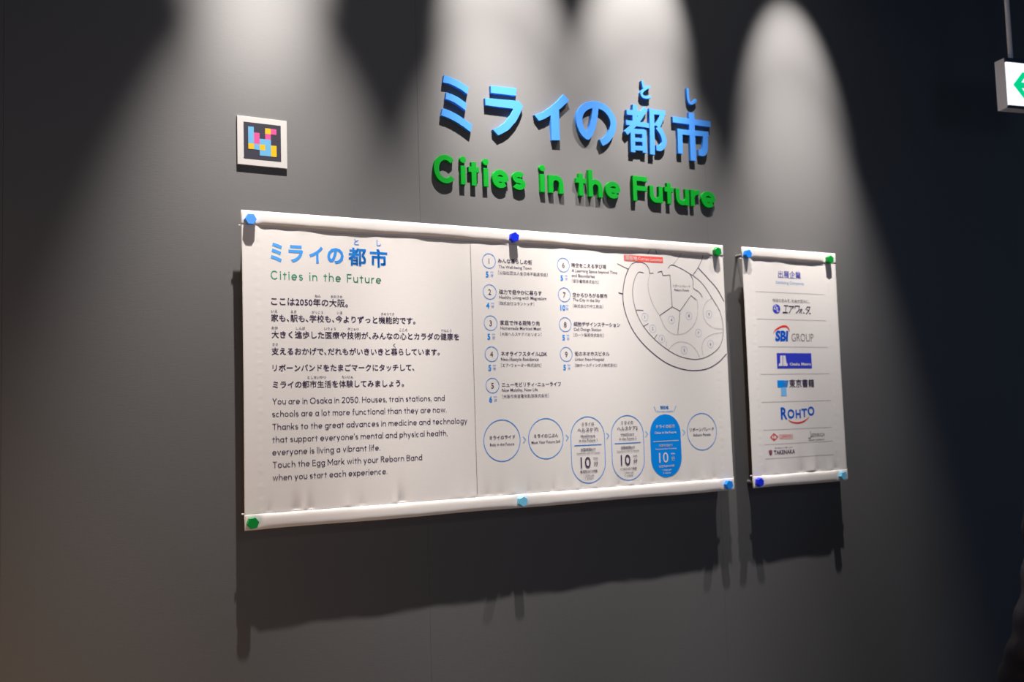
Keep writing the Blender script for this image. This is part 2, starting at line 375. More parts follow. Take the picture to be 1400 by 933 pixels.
# ------------------------------------------------------------------ banners: a cloth held 5 cm off the wall
S = 0.050
def sstep(a, b, x):
    t = min(1, max(0, (x - a) / (b - a))); return t * t * (3 - 2 * t)
class Banner:
    def __init__(s, name, x0, W, H, caps, puckers, label):
        s.W, s.H, s.caps, s.puckers = W, H, caps, puckers
        s.root = empty(name, (x0, 0, 1.25)); tag(s.root, label, 'banner')
        s.eps = 0.0
    def base(s, u, v):
        y = 0.0008 * math.sin(u * 5.1 + 1.0) * math.sin(v * 3.4)
        vv = max(0, v - 0.043)
        for uc, sg, am in s.puckers:
            q = (u - uc) / sg
            if abs(q) < 3: y += 1.6 * am * math.exp(-q * q) * math.exp(-vv / (0.018 + 0.9 * sg)) * min(1, vv / 0.004 + .1)
        vt = max(0, s.H - 0.049 - v)
        y += 0.0007 * math.sin(u * 61) * math.sin(u * 23 + 1) * math.exp(-vt / 0.012)
        for e in (u, s.W - u):                     # doubled hem down each side, gathered along its stitches
            y += 0.0008 * (1 - sstep(0.040, 0.050, e))
            y += (0.0003 + 0.0004 * math.sin(v * 230 + 9 * math.sin(v * 13 + u)) * math.sin(v * 91)) * math.exp(-((e - 0.047) / 0.005) ** 2)
        return y
    def bulge(s, u, t, top):
        b = 0.0062 + 0.0010 * math.sin(u * 19 + top * 2) + 0.0005 * math.sin(u * 57)
        for cu, cv, *_ in s.caps:
            if (cv > s.H / 2) == top:
                edge = cu < 0.1 or cu > s.W - 0.1
                b -= (0.0045 if edge else 0.0025) * (1 - sstep(0.018, 0.042 if edge else 0.03, abs(u - cu)))
        for e in (u, s.W - u): b = min(b, 0.002 + 0.0050 * sstep(0.030, 0.05, e))
        return max(0.0015, b) * (max(0.0, 1 - abs(2 * t - 1) ** 3.4)) ** 0.5
    def front(s, u, v):
        y = s.base(u, v)
        if v > s.H - 0.040: y += s.bulge(u, (v - s.H + 0.040) / 0.040, True)
        if v < 0.043: y += s.bulge(u, v / 0.043, False)
        return y
    def build(s):
        nu = max(60, int(s.W / 0.0055)); nv = 165; lo, hi = 0.020, s.H - 0.018
        vs = []; fs = []
        for j in range(nv + 1):
            v = lo + (hi - lo) * j / nv
            for i in range(nu + 1):
                u = s.W * i / nu; uu = u + (0.0015 if i == 0 else -0.0015 if i == nu else 0) * math.sin(v * 3.4)
                vs.append((uu, -(S + s.base(u, v)), v))
        for j in range(nv):
            for i in range(nu):
                a = j * (nu + 1) + i; fs.append((a, a + 1, a + nu + 2, a + nu + 1))
        o = mesh_obj('cloth_panel', vs, fs, M['fabric'], s.root, True)
        md = o.modifiers.new('thickness', 'SOLIDIFY'); md.thickness = 0.0009; md.offset = -1
        for top in (True, False):
            vs = []; fs = []; n = 18; N = n + 7
            h = 0.040 if top else 0.043; v0 = s.H - h if top else 0.0
            for i in range(nu + 1):
                u = s.W * i / nu
                for k in range(n + 1):
                    t = 0.5 - 0.5 * math.cos(math.pi * k / n)
                    if not top: t = t
                    vs.append((u, -(S + s.base(u, v0 + t * h) * .3 + 0.0009 + s.bulge(u, t, top)), v0 + t * h + (0.0012 * math.sin(u * 14) * (1 - t) * sstep(0.03, .06, min(u, s.W - u)) if top else 0.001 * math.sin(u * 11) * (1 - t) * sstep(0.03, .06, min(u, s.W - u)))))
                for k in range(1, 7):
                    t = 1 - k / 7
                    vs.append((u, -(S - 0.010 * math.sin(math.pi * k / 7) * sstep(0.02, 0.05, min(u, s.W - u)) - 0.001), v0 + t * h))
            for i in range(nu):
                for k in range(N):
                    a = i * N + k; b = i * N + (k + 1) % N; fs.append((a, a + N, b + N, b))
            fs.append(tuple(range(N))); fs.append(tuple(reversed(range(nu * N, nu * N + N))))
            o = mesh_obj('rod_sleeve', vs, fs, M['fabric'], s.root, True)
            o['label'] = 'padded cream rod sleeve along the %s edge' % ('top' if top else 'bottom')
            # stitched seam beside the sleeve and the thin rod whose tips peek out
            vz = s.H - 0.0485 if top else 0.0445
            bm = bmesh.new(); k = 0.054
            while k < s.W - 0.054:
                yy = -(S + s.base(k, vz) + 0.0006); zz = vz + 0.0008 * math.sin(k * 14)
                add_box(bm, (k, yy - 0.0002, zz - 0.0004), (k + 0.0042, yy + 0.0004, zz + 0.0004)); k += 0.0062
            st = bm_obj('seam_stitching', bm, M['thread'], s.root); st['kind'] = 'stuff'
            bm = bmesh.new(); add_cyl(bm, (-0.006, -S + 0.0042, vz + (0.004 if top else 0.001)), (s.W + 0.006, -S + 0.0042, vz + (0.004 if top else 0.001)), 0.0024, n=10)
            bm_obj('thin_rod', bm, M['rod'], s.root, True)
        for cu, cv, mt, rot, lab in s.caps:
            R = 0.0166; bm = bmesh.new()
            yb, yf = -(S + 0.001), -(S + 0.0185)
            rings = [(yb, R), (yf + 0.0008, R), (yf, R - 0.0008)]
            vv = [[bm.verts.new((cu + r * math.cos(rad(rot + 60 * k)), y, cv + r * math.sin(rad(rot + 60 * k)))) for k in range(6)] for y, r in rings]
            for a, b in zip(vv[:-1], vv[1:]):
                for k in range(6): bm.faces.new((a[k], a[(k + 1) % 6], b[(k + 1) % 6], b[k]))
            bm.faces.new(vv[-1]); bm.faces.new(list(reversed(vv[0]))); finish(bm)
            cap = bm_obj('hex_cap', bm, M[mt], s.root); cap['label'] = lab
            bm = bmesh.new(); add_cyl(bm, (cu, -0.0006, cv), (cu, -S, cv), 0.006, n=16); add_cyl(bm, (cu, -0.0006, cv), (cu, -0.004, cv), 0.0065, n=20)
            bm_obj('wall_standoff', bm, M['metal'], cap, True)
    # ---- print, laid on the cloth surface
    def lay(s, name, shapes, m, label=None, eps=0.00045):
        """shapes: list of (verts mm, faces) in banner millimetres"""
        vs = []; fs = []
        for k, (sv, sf) in enumerate(shapes):
            b = len(vs); e = eps + (k % 4) * 0.00003
            vs += [(x * .001, -(S + s.front(x * .001, y * .001) + e), y * .001) for x, y in sv]
            fs += [tuple(b + i for i in f) for f in sf]
        o = mesh_obj(name, vs, fs, m, s.root)
        if label: o['label'] = label
        return o
def fit(shapes, u0, u1, vc, sy=None, ref=None):
    """scale em-unit shapes so they run from u0 to u1 mm, centred on vc"""
    xs = [v[0] for sv, _ in shapes for v in sv]; ys = [v[1] for sv, _ in shapes for v in sv]
    if not xs: return []
    k = (u1 - u0) / (max(xs) - min(xs)); ky = sy or k
    yc = ref if ref is not None else (max(ys) + min(ys)) / 2
    return [([(u0 + (x - min(xs)) * k, vc + (y - yc) * ky) for x, y in sv], sf) for sv, sf in shapes]
def line_text(t, u0, u1, vc, bold=0.012):
    if any(is_cjk(c) for c in t): return fit(font_layout(t, bold), u0, u1, vc)
    return fit(font_layout(t, bold), u0, u1, vc, ref=.27 if any(c.islower() for c in t) else None)
def block(items, bold=0.012):
    out = []
    for t, a, b, v in items: out += line_text(t, a, b, v, bold)
    return out
def digits(t, uc, vc, cap, bold=0.0, stretch=0.92):
    vs, fs = font_glyph(t, bold); k = cap / .727; xs = [v[0] for v in vs]; xm = (min(xs) + max(xs)) / 2
    return [([(uc + (x - xm) * k * stretch, vc + (y - .3635) * k) for x, y in vs], fs)]
def rect(u0, v0, u1, v1, n=1):
    vs = []; fs = []
    for i in range(n + 1): vs += [(u0 + (u1 - u0) * i / n, v0), (u0 + (u1 - u0) * i / n, v1)]
    for i in range(n): fs.append((2 * i, 2 * i + 2, 2 * i + 3, 2 * i + 1))
    return vs, fs
def vline(u, v0, v1, w, n=40): return ribbon_mesh([(u, v0 + (v1 - v0) * i / n) for i in range(n + 1)], w)
def hline(u0, u1, v, w, n=30): return ribbon_mesh([(u0 + (u1 - u0) * i / n, v) for i in range(n + 1)], w)
def stadium(cx, hw, v0, v1):
    return sample_arc(cx, v1 - hw, hw, hw, 0, 180, 24) + sample_arc(cx, v0 + hw, hw, hw, 180, 360, 24)
def fill_rows(poly, n=60):
    """fill a convex outline with thin rows of quads so that it follows the cloth"""
    ys = [p[1] for p in poly]; y0, y1 = min(ys), max(ys); vs = []; fs = []
    cols = 8
    for j in range(n + 1):
        y = y0 + (y1 - y0) * (0.0005 + 0.999 * j / n); xs = []
        for i in range(len(poly)):
            a, b = poly[i], poly[(i + 1) % len(poly)]
            if (a[1] - y) * (b[1] - y) <= 0 and abs(a[1] - b[1]) > 1e-9: xs.append(a[0] + (b[0] - a[0]) * (y - a[1]) / (b[1] - a[1]))
        for k in range(cols + 1): vs.append((min(xs) + (max(xs) - min(xs)) * k / cols, y))
    for j in range(n):
        for k in range(cols): a = j * (cols + 1) + k; fs.append((a, a + 1, a + cols + 2, a + cols + 1))
    return vs, fs

rnd = random.Random(3)
pk = [(0.070, .006, -.002), (0.150, .014, -.0035), (0.172, .008, .002), (0.190, .010, -.003), (0.30, .012, .0015), (0.345, .008, -.0015), (0.47, .012, -.0035), (0.452, .008, .002), (0.66, .02, .001)]
pk += [(0.72 + 1.0 * i / 22 + rnd.uniform(-.015, .015), rnd.uniform(.006, .014), rnd.choice((-1, 1)) * rnd.uniform(.0005, .0016)) for i in range(22)]
caps1 = [(.0234, .8723, 'cap_sky', 0, 'sky blue hexagonal cap at the top left corner'), (.8813, .8733, 'cap_royal', 22, 'royal blue hexagonal cap in the middle of the top edge'),
         (1.7394, .8722, 'cap_green', 40, 'green hexagonal cap at the top right corner'), (.0201, .0207, 'cap_green', 8, 'dark green hexagonal cap at the bottom left corner'),
         (.8817, .0208, 'cap_cyan', 25, 'pale cyan hexagonal cap in the middle of the bottom edge'), (1.7421, .0207, 'cap_azure', 50, 'azure hexagonal cap at the bottom right corner')]
B1 = Banner('text_banner', 0.0, 1.776, 0.900, caps1, pk, 'large wide cream cloth banner with Japanese and English text and floor plan')
B1.build()
pk2 = [(0.30, .03, .003), (0.335, .012, -.0025), (0.25, .02, -.002), (0.40, .012, .002), (0.12, .02, .001), (0.435, .01, -.002), (0.06, .008, -.001)]
caps2 = [(.0200, .8715, 'cap_azure', 12, 'azure hexagonal cap at the top left corner'), (.4506, .8720, 'cap_green', 27, 'green hexagonal cap at the top right corner'),
         (.0238, .0213, 'cap_royal', 20, 'royal blue hexagonal cap at the bottom left corner'), (.4573, .0207, 'cap_cyan', 5, 'pale cyan hexagonal cap at the bottom right corner')]
B2 = Banner('company_banner', 1.868, 0.493, 0.900, caps2, pk2, 'narrow tall cream cloth banner with a column of company logos')
B2.build()

def lay_lines(bn, name, lines, m, labels=None, eps=0.00045):
    """every printed line is a part of its own"""
    for k, sh in enumerate(lines):
        if sh: bn.lay(name, sh, m, labels[k] if labels else None, eps)
def lines_of(items, bold): return [line_text(t, a, b, v, bold) for t, a, b, v in items]

# ---- left block of banner 1
head = []
for c, l, r, b, t in [('ミ', 83, 116.4, 755.3, 811.2), ('ラ', 135.1, 178.9, 756.7, 807.7), ('イ', 196.6, 238.5, 757.7, 807.8), ('の', 251.4, 302.2, 758.3, 806.1),
                      ('都', 316.7, 373.2, 755.3, 810.5), ('市', 385.1, 441.3, 753.9, 810.3), ('と', 335.7, 350.6, 818.9, 836.8), ('し', 407.7, 421.4, 819.5, 838.3)]:
    vs, fs = font_glyph(c, .026 if c in '都市' else .008 if c in 'とし' else .034)
    xs = [v[0] for v in vs]; ys = [v[1] for v in vs]
    head.append(([(l + (x - min(xs)) * (r - l) / (max(xs) - min(xs)), b + (y - min(ys)) * (t - b) / (max(ys) - min(ys))) for x, y in vs], fs))
B1.lay('japanese_heading', head, M['inkhead'], 'blue printed Japanese heading with small kana above two characters')
sh, Wt = latin_layout('Cities in the Future', .105, .21, .52)
B1.lay('english_heading', [([(82.4 + x * (419.4 - 82.4) / Wt, 705.5 + y * 24.4) for x, y in sv], sf) for sv, sf in sh], M['inkgreen'], 'green printed English heading')
JP = [('ここは2050年の大阪。', 82.6, 312.3, 642.2), ('家も、駅も、学校も、今よりずっと機能的です。', 81.9, 529.4, 594.5), ('大きく進歩した医療や技術が、みんなの心とカラダの健康を', 82.4, 677.8, 546.8),
      ('支えるおかげで、だれもがいきいきと暮らしています。', 81.8, 609.0, 499.0), ('リボーンバンドをたまごマークにタッチして、', 83.8, 522.5, 451.3), ('ミライの都市生活を体験してみましょう。', 84.1, 486.7, 403.6)]
lay_lines(B1, 'japanese_text_line', lines_of(JP, .014), M['ink'])
RUBY = [('ねん', 211.5, 229.5, 661.0), ('おおさか', 260.8, 295.8, 661), ('いえ', 82.2, 100.5, 613.3), ('えき', 138.9, 155.9, 613.3), ('がっこう', 201.5, 235.8, 613.3), ('いま', 278.2, 294.9, 613.3),
        ('きのうてき', 417.3, 460.1, 613.3), ('おお', 82.7, 100.9, 565.8), ('しんぽ', 154.1, 180.8, 565.8), ('いりょう', 238.7, 272.9, 565.8), ('ぎじゅつ', 310.7, 344.6, 565.8), ('こころ', 476.0, 501.6, 565.8),
        ('けんこう', 617.0, 651.3, 565.8), ('ささ', 84.6, 100.2, 518.3), ('く', 454.3, 461.9, 518.3), ('としせいかつ', 185.9, 241.2, 423.4), ('たいけん', 290.0, 324.9, 423.4)]
lay_lines(B1, 'small_reading_kana', lines_of(RUBY, .01), M['ink'])
en = []
for t, a, b, v in [("You are in Osaka in 2050. Houses, train stations, and", 82.2, 622.1, 347.6), ("schools are a lot more functional than they are now.", 81.2, 627.5, 312.0),
                   ("Thanks to the great advances in medicine and technology", 81.3, 698.1, 275.6), ("that support everyone's mental and physical health,", 80.8, 628.6, 239.8),
                   ("everyone is living a vibrant life.", 80.4, 405.4, 204.4), ("Touch the Egg Mark with your Reborn Band", 81.0, 541.0, 168.8), ("when you start each experience.", 80.5, 426.6, 133.2)]:
    sh, Wt = latin_layout(t, .105, .125, .30); k = (b - a) / Wt
    en.append([([(a + x * k, v + y * 17.2) for x, y in sv], sf) for sv, sf in sh])
lay_lines(B1, 'english_text_line', en, M['ink'])
B1.lay('divider_line', [vline(726.2, 53, 846, 1.5)], M['inkgrey'], 'thin vertical dividing line')

# ---- numbered list
LIST = [
 (1, 792, 793, [('みんな暮らしの街', 824.7, 952.3, 795.7), ('The Well-being Town', 827, 949.8, 775.2), ('［公益社団法人全日本不動産協会］', 824.2, 1011.2, 757.1)], '5'),
 (2, 791.5, 692.8, [('磁力で健やかに暮らす', 825.1, 985.9, 694.7), ('Healthy Living with Magnetism', 825.8, 1003.4, 676.4), ('［株式会社コラントッテ］', 823.9, 955.1, 657.6)], '4'),
 (3, 791.7, 592.4, [('家庭で作る霜降り肉', 826, 973.8, 594.4), ('Homemade Marbled Meat', 826.7, 979, 576), ('［大阪ヘルスケアパビリオン］', 826.1, 979.2, 557.9)], '5'),
 (4, 791.8, 492.9, [('ネオライフスタイルLDK', 826, 999.3, 494.2), ('Neo-lifestyle Residence', 825.4, 966.1, 475.4), ('［エア・ウォーター株式会社］', 824.8, 975.2, 457.1)], '5'),
 (5, 791.8, 392.5, [('ニューモビリティ・ニューライフ', 825.7, 1048.2, 394.5), ('New Mobility, New Life', 825.4, 958.6, 376), ('［大阪市高速電気軌道株式会社］', 825.7, 999.7, 357.1)], '6'),
 (6, 1074.5, 793, [('時空をこえる学び場', 1106.6, 1248.1, 794.6), ('A Learning Space beyond Time', 1106.7, 1293.2, 775.3), ('and Boundaries', 1106.1, 1199.2, 758.4), ('［東京書籍株式会社］', 1106.3, 1215.4, 740.7)], '5'),
 (7, 1074, 692.6, [('空からひろがる都市', 1107.1, 1248.8, 693.8), ('The City in the Sky', 1107.3, 1217.3, 676.1), ('［株式会社竹中工務店］', 1107.4, 1228.5, 656.6)], '10'),
 (8, 1073.5, 592.6, [('細胞デザインステーション', 1107.2, 1296.9, 595.1), ('Cell Design Station', 1106.4, 1217.5, 576.4), ('［ロート製薬株式会社］', 1105.6, 1226.4, 558.5)], '5'),
 (9, 1073.3, 493, [('街のネオホスピタル', 1106.7, 1247.8, 495.1), ('Urban Neo-Hospital', 1107.3, 1225, 475.5), ('［SBIホールディングス株式会社］', 1106.5, 1276.3, 456.4)], '5')]
for n, cu, cv, items, mins in LIST:
    lay_lines(B1, 'list_entry_line', lines_of(items[:1], .014) + lines_of(items[1:], .004), M['ink'])
    d = B1.lay('entry_number', digits(str(n), cu, cv, 18.5), M['ink'])
    B1.lay('number_ring', [ribbon_mesh(sample_arc(cu, cv, 23.6, 23.6, 0, 360, 40), 1.7, True)], M['inkblue'], 'blue ring around number %d' % n)
    x0 = cu - (12.5 if len(mins) == 1 else 15)
    B1.lay('minutes_mark', digits(mins, x0 + (4.5 if len(mins) == 1 else 7.5), cv - 43.5, 18.5, .03) +
           line_text('min.', cu + 3.5, cu + 16, cv - 36, .006) + line_text('分', cu + 4.5, cu + 14.5, cv - 47, .01), M['inkblue'], 'small blue minutes mark below number %d' % n)

# ---- route along the bottom
RINGS = [(820.5, 67, 150.2, 283.7), (984, 67, 150.2, 283.2)]
items = [('ミライのライド', 775, 868.4, 227), ('Ride in the Future', 776.4, 864.2, 204), ('ミライのじぶん', 938.6, 1031, 226), ('Meet Your Future Self', 928.4, 1038.4, 205)]
for k, (cx, hw, v0, v1) in enumerate(RINGS + [(1639, 68.5, 150.1, 283.1)]):
    B1.lay('route_circle', [ribbon_mesh(sample_arc(cx, (v0 + v1) / 2, hw - 1, (v1 - v0) / 2 - 1, 0, 360, 56), 2.2, True)], M['inkblue'], ('first', 'second', 'last')[k] + ' round outline of the route diagram')
lay_lines(B1, 'route_circle_text', lines_of(items[0:1], .016) + lines_of(items[1:2], .006), M['ink'])
lay_lines(B1, 'route_circle_text', lines_of(items[2:3], .016) + lines_of(items[3:4], .006), M['ink'])
lay_lines(B1, 'route_circle_text', lines_of([('リボーンパレード', 1583, 1695, 225)], .016) + lines_of([('Reborn Parade', 1599.2, 1678, 204.5)], .006), M['ink'])
def capsule_text(cx, title, en2, ticket):
    sh = lines_of([(t, cx + a, cx + b, v) for t, a, b, v in title], .014)
    sh += lines_of([(t, cx + a, cx + b, v) for t, a, b, v in en2], .008)
    sh += lines_of([('体験時間10分', cx - 31, cx + 29, 174)], .010) + lines_of([('Experience time 10 minutes', cx - 46, cx + 46, 161.8)], .0)
    sh += [digits('10', cx - 12.5, 133, 37, .0, 1.02)] + lines_of([('min.', cx + 20, cx + 38.5, 144.2)], .0) + lines_of([('分', cx + 20, cx + 37, 127)], .009)
    sh += lines_of([(ticket, cx - 35, cx + 33, 102)], .012) + lines_of([('1 ticket per', cx - 21, cx + 20, 88.5), ('1 visitor', cx - 17, cx + 17, 78)], .0)
    return sh
CT = [[('ミライの', -23, 26, 259), ('ヘルスケア1', -40, 42, 240)], [('ミライの', -26, 25, 259), ('ヘルスケア2', -42, 43, 239.5)], [('ミライの都市', -41.5, 42.5, 240.5)]]
ET = [[('Healthcare', -28, 28.5, 218.6), ('in the Future 1', -35, 37, 204)], [('Healthcare', -28, 27.5, 218.5), ('in the Future 2', -35, 36.5, 204.1)], [('Cities in the Future', -47, 48, 218.3)]]
for k, cx in enumerate((1147.2, 1310.3, 1473.7)):
    out = stadium(cx, 67.3, 63, 283.4)
    if k < 2:
        B1.lay('route_capsule', [ribbon_mesh(out, 2.2, True)], M['inkblue'], ('first', 'second')[k] + ' tall outlined capsule of the route diagram')
        B1.lay('capsule_rule', [hline(cx - 55, cx + 54, 189, 2.4)], M['inkblue'])
    else:
        B1.lay('route_capsule', [fill_rows(out)], M['inkblue'], 'solid blue capsule marking the current place on the route')
        B1.lay('capsule_rule', [hline(cx - 55, cx + 56, 189, 2.2)], M['inkwhite'], eps=.0009)
    lay_lines(B1, 'capsule_text_line', capsule_text(cx, CT[k], ET[k], '整理券は1つ1体験' if k != 1 else '1つまたは1つ体験'), M['ink'] if k < 2 else M['inkwhite'], None, .00095)
for x, v in [(902.9, 216.6), (1065.9, 216.8), (1228.6, 217), (1391.4, 217.1), (1556.1, 216.8)]:
    B1.lay('route_chevron', [ribbon_mesh([(x - 5, v + 10), (x + 4.5, v), (x - 5, v - 10)], 2.6)], M['inksoft'])
B1.lay('current_place_mark', block([('現在地', 1454.8, 1491.6, 307)], .03) + block([('Current Location', 1440.2, 1510.2, 293)], .0) +
       [ribbon_mesh([(1428, 312), (1437, 292)], 1.4), ribbon_mesh([(1526, 312), (1515, 292)], 1.4)], M['inkblue'], 'small blue current place mark above the blue capsule')

# ---- floor plan
FLOOR_PLAN=[
('thick',[(1341.9,791.2),(1324.7,754.7),(1314.2,702.3),(1318.3,650.5),(1342.1,591.0),(1380.0,542.2),(1432.2,498.6),(1492.5,462.8),(1554.7,443.1),(1611.4,436.1),(1677.2,442.6),(1730.2,465.3),(1771.0,497.0)]),
('mid',[(1341.9,791.2),(1359.7,811.3),(1387.1,818.2),(1414.2,813.9),(1430.5,798.0),(1434.5,781.4)]),
('thin',[(1434.5,781.4),(1426.2,753.2),(1424.7,725.3),(1435.1,686.8),(1450.8,656.7),(1470.3,632.1)]),
('mid',[(1407.1,781.3),(1385.3,782.0),(1367.1,756.4),(1356.4,717.4),(1358.5,679.0),(1371.2,635.4),(1397.4,591.9),(1441.7,548.4),(1495.2,512.8),(1550.1,487.9),(1613.8,476.7),(1664.9,482.4),(1717.8,505.4),(1749.7,540.1),(1760.4,592.2),(1748.9,649.9),(1714.6,701.0),(1673.3,751.4),(1627.6,782.9)]),
('mid',[(1516.4,803.0),(1536.2,815.3),(1581.8,802.0),(1627.5,781.2)]),
('mid',[(1690.3,890.9),(1684.1,873.2),(1675.0,843.8),(1654.8,811.1),(1627.5,781.2)]),
('thick',[(1654.8,811.1),(1696.8,775.4),(1739.1,736.5),(1770.2,691.1)]),
('thin',[(1585.5,867.8),(1562.3,838.1),(1536.1,814.1)]),
('mid',[(1428.3,848.1),(1440.9,865.6),(1458.3,867.7),(1471.3,850.4)]),
('mid',[(1296.0,808.2),(1341.9,791.2)]),
('thick',[(1295.8,707.1),(1314.2,703.4)]),
('mid',[(1434.4,780.3),(1450.4,782.1)]),
('mid',[(1469.3,785.7),(1487.7,790.5),(1491.8,775.5),(1523.6,778.5),(1528.0,664.3),(1470.3,632.1)]),
('mid',[(1528.0,664.3),(1562.6,649.9),(1616.1,707.6),(1638.5,692.9)]),
('mid',[(1562.6,649.9),(1547.3,566.3)]),
('mid',[(1616.9,786.5),(1628.6,761.2),(1628.5,735.5),(1653.3,722.0),(1669.0,703.6)]),
('thin',[(1470.3,632.1),(1489.1,593.4),(1515.9,571.5),(1547.3,565.2),(1590.6,575.4),(1628.5,607.2),(1643.8,647.4),(1644.0,687.4),(1638.6,695.8)]),
('thin',[(1714.6,701.0),(1684.0,682.8),(1668.7,648.0),(1679.9,613.8),(1715.5,591.5),(1760.1,587.6)]),
('thin',[(1759.3,574.9),(1714.2,569.6),(1672.6,550.8),(1656.3,522.2),(1659.5,490.9)]),
('thin',[(1502.1,510.0),(1531.4,532.5),(1567.2,539.6),(1602.4,530.3),(1630.0,507.8),(1643.0,482.4)]),
('mid',[(1368.5,649.0),(1399.0,648.7)]),
('mid',[(1397.4,591.9),(1418.4,602.2)]),
('mid',[(1441.7,548.4),(1454.9,564.0)]),
('thin',[(1492.0,518.3),(1496.7,540.6)]),
]
PW = dict(thick=3.0, mid=1.9, thin=1.0)
CURVES = {0, 1, 2, 3, 4, 5, 6, 7, 8, 9, 15, 16, 17, 18, 19}
def densify(p, step=6):
    out = []
    for a, b in zip(p[:-1], p[1:]):
        n = max(1, int(math.dist(a, b) / step)); out += [(a[0] + (b[0] - a[0]) * i / n, a[1] + (b[1] - a[1]) * i / n) for i in range(n)]
    return out + [p[-1]]
for w_ in ('thick', 'mid', 'thin'):
    sh = [ribbon_mesh(densify(smooth_line(p) if k in CURVES else p), PW[t]) for k, (t, p) in enumerate(FLOOR_PLAN) if t == w_]
    B1.lay('floor_plan_lines', sh, M['ink'] if w_ != 'thin' else M['inkline'], {'thick': 'heavy dark outline of the oval floor plan', 'mid': 'dark walls of the floor plan', 'thin': 'fine grey curves of the floor plan'}[w_])
for n, x, y in [(1, 1404.6, 625.1), (2, 1436.7, 584.3), (3, 1474.9, 548.7), (4, 1521.9, 617.5), (8, 1602.5, 633.3), (9, 1696.3, 641.7), (7, 1643.1, 572.1), (6, 1697.2, 532.2), (5, 1574.0, 509.3)]:
    B1.lay('plan_ring', [ribbon_mesh(sample_arc(x, y, 14, 14, 0, 360, 30), 1.0, True)], M['inkpale'])
    B1.lay('plan_number', digits(str(n), x, y, 10.5), M['ink'])
B1.lay('red_tag', [rect(1325, 820, 1495.5, 841, 20), ([(1388, 820.5), (1396, 820.5), (1392, 815.5)], [(0, 1, 2)])], M['inkred'], 'coral red tag on the floor plan')
B1.lay('red_tag_text', block([('現在地', 1330.3, 1381, 830.6)], .02) + block([('Current Location', 1386, 1491, 829.5)], .01), M['inkwhite'], eps=.0009)
B1.lay('plan_caption', block([('リボーンパレード', 1535.6, 1614.4, 740.3), ('Reborn Parade', 1541.8, 1607.7, 725)], .005), M['ink'])

# ---- banner 2
for a, b, v in [(60, 423, 733), (61, 423, 629.2), (61, 424, 524.3), (63, 426, 420.3), (63, 425, 315.6), (66, 424, 211.2), (67, 423, 157.4), (67, 425, 104.6)]:
    B2.lay('row_rule', [hline(a, b, v, 1.1)], M['inkline'])
B2.lay('japanese_title', block([('出展企業', 179.7, 298.9, 803.8)], .012), M['inkviolet'], 'violet blue Japanese title')
B2.lay('english_title', block([('Exhibiting Companies', 166.5, 313.2, 771.4)], .004), M['inkpale'], 'pale blue English title')
B2.lay('logo_tagline', block([('地球の恵みを、社会の望みに。', 143.7, 338.5, 702.3)], .004), M['inkgrey'])
# round emblem and slanted kana
B2.lay('logo_emblem', [fill_rows(sample_arc(162, 669.4, 19.5, 18, 0, 360, 40), 20)], M['inkindigo'], 'round indigo emblem')
B2.lay('emblem_marks', [ribbon_mesh(smooth_line([(153, 664), (151, 676), (158, 683), (163, 672), (171, 676)]), 2.6), ribbon_mesh(smooth_line([(146, 670), (160, 668), (166, 660), (176, 662)]), 2.6), ribbon_mesh([(168, 671), (164, 656)], 2.2)], M['inkwhite'], eps=.0009)
kana = []
def kl(*p, w=3.4): kana.append(ribbon_mesh([(x + (y - 655) * .16, y) for x, y in p], w))
kl((197, 683), (220, 683), w=4.5); kl((208, 683), (208, 657)); kl((193, 656), (219, 656), w=5)
kl((224, 681), (248, 681), (240, 671), w=4); kl((236, 676), (233, 663), (225, 654))
kl((256, 672), (256, 683), (279, 683), (276, 666), (262, 654), w=3.8)
kl((280, 669), (296, 669)); kl((290, 674), (290, 654)); kl((290, 667), (279, 656)); kl((299, 657), (308, 657), w=4)
kl((322, 683), (313, 670)); kl((320, 681), (335, 681), (330, 665), (316, 653)); kl((320, 671), (330, 667)); kl((333, 656), (342, 656), w=4)
B2.lay('logo_kana', kana, M['ink'], 'slanted dark kana logo')
def taper(pts, w0, w1):
    P = smooth_line(pts, 8); n = len(P); A, B = ribbon(P, 2.0); vs = []; fs = []
    for i in range(n):
        t = i / (n - 1); ww = w0 + (w1 - w0) * math.sin(math.pi * t) ** 1.0 if w0 < w1 else w0
        c = (A[i] + B[i]) / 2; d = (A[i] - B[i]) / 2; vs += [tuple(c + d * ww / 2), tuple(c - d * ww / 2)]
    for i in range(n - 1): fs.append((2 * i, 2 * i + 1, 2 * i + 3, 2 * i + 2))
    return vs, fs
B2.lay('logo_arc', [taper([(140, 575), (150, 587), (170, 597), (192, 603), (210, 602), (221, 592), (223, 581)], 1.0, 7.5)], M['inkcrimson'], 'red sweeping arc')
B2.lay('logo_letters', [([(x + (y - 546) * .12, y) for x, y in sv], sf) for sv, sf in fit([font_glyph('SBI', .05)], 147, 212, 566, sy=52)], M['inkcobalt'], 'bold blue capital letters below a red arc')
B2.lay('logo_letters', fit([font_glyph('GROUP', -.012)], 232.7, 349.2, 561, sy=44), M['inkgrey'], 'thin grey capital letters')
B2.lay('logo_block', [rect(150.5, 441.8, 332.5, 500.2, 20)], M['inkindigo'], 'indigo rectangle logo')
B2.lay('block_letters', fit([font_glyph('Osaka Metro', .03)], 216, 328, 457, sy=15, ref=.27) +
       [([(158, 451), (160, 461), (166, 461), (168, 491), (180, 491), (177, 451)], [(0, 1, 2, 3, 4, 5)]), ([(180, 451), (183, 491), (195, 491), (199, 461), (204, 461), (204, 451), (197, 451), (192, 451)], [(0, 1, 2, 3, 4, 5, 6, 7)])], M['inkwhite'], 'white marks on the indigo block', eps=.0009)
tk = [([(147, 370), (147, 396.5), (184, 396.5), (176, 370)], [(0, 1, 2, 3)])]
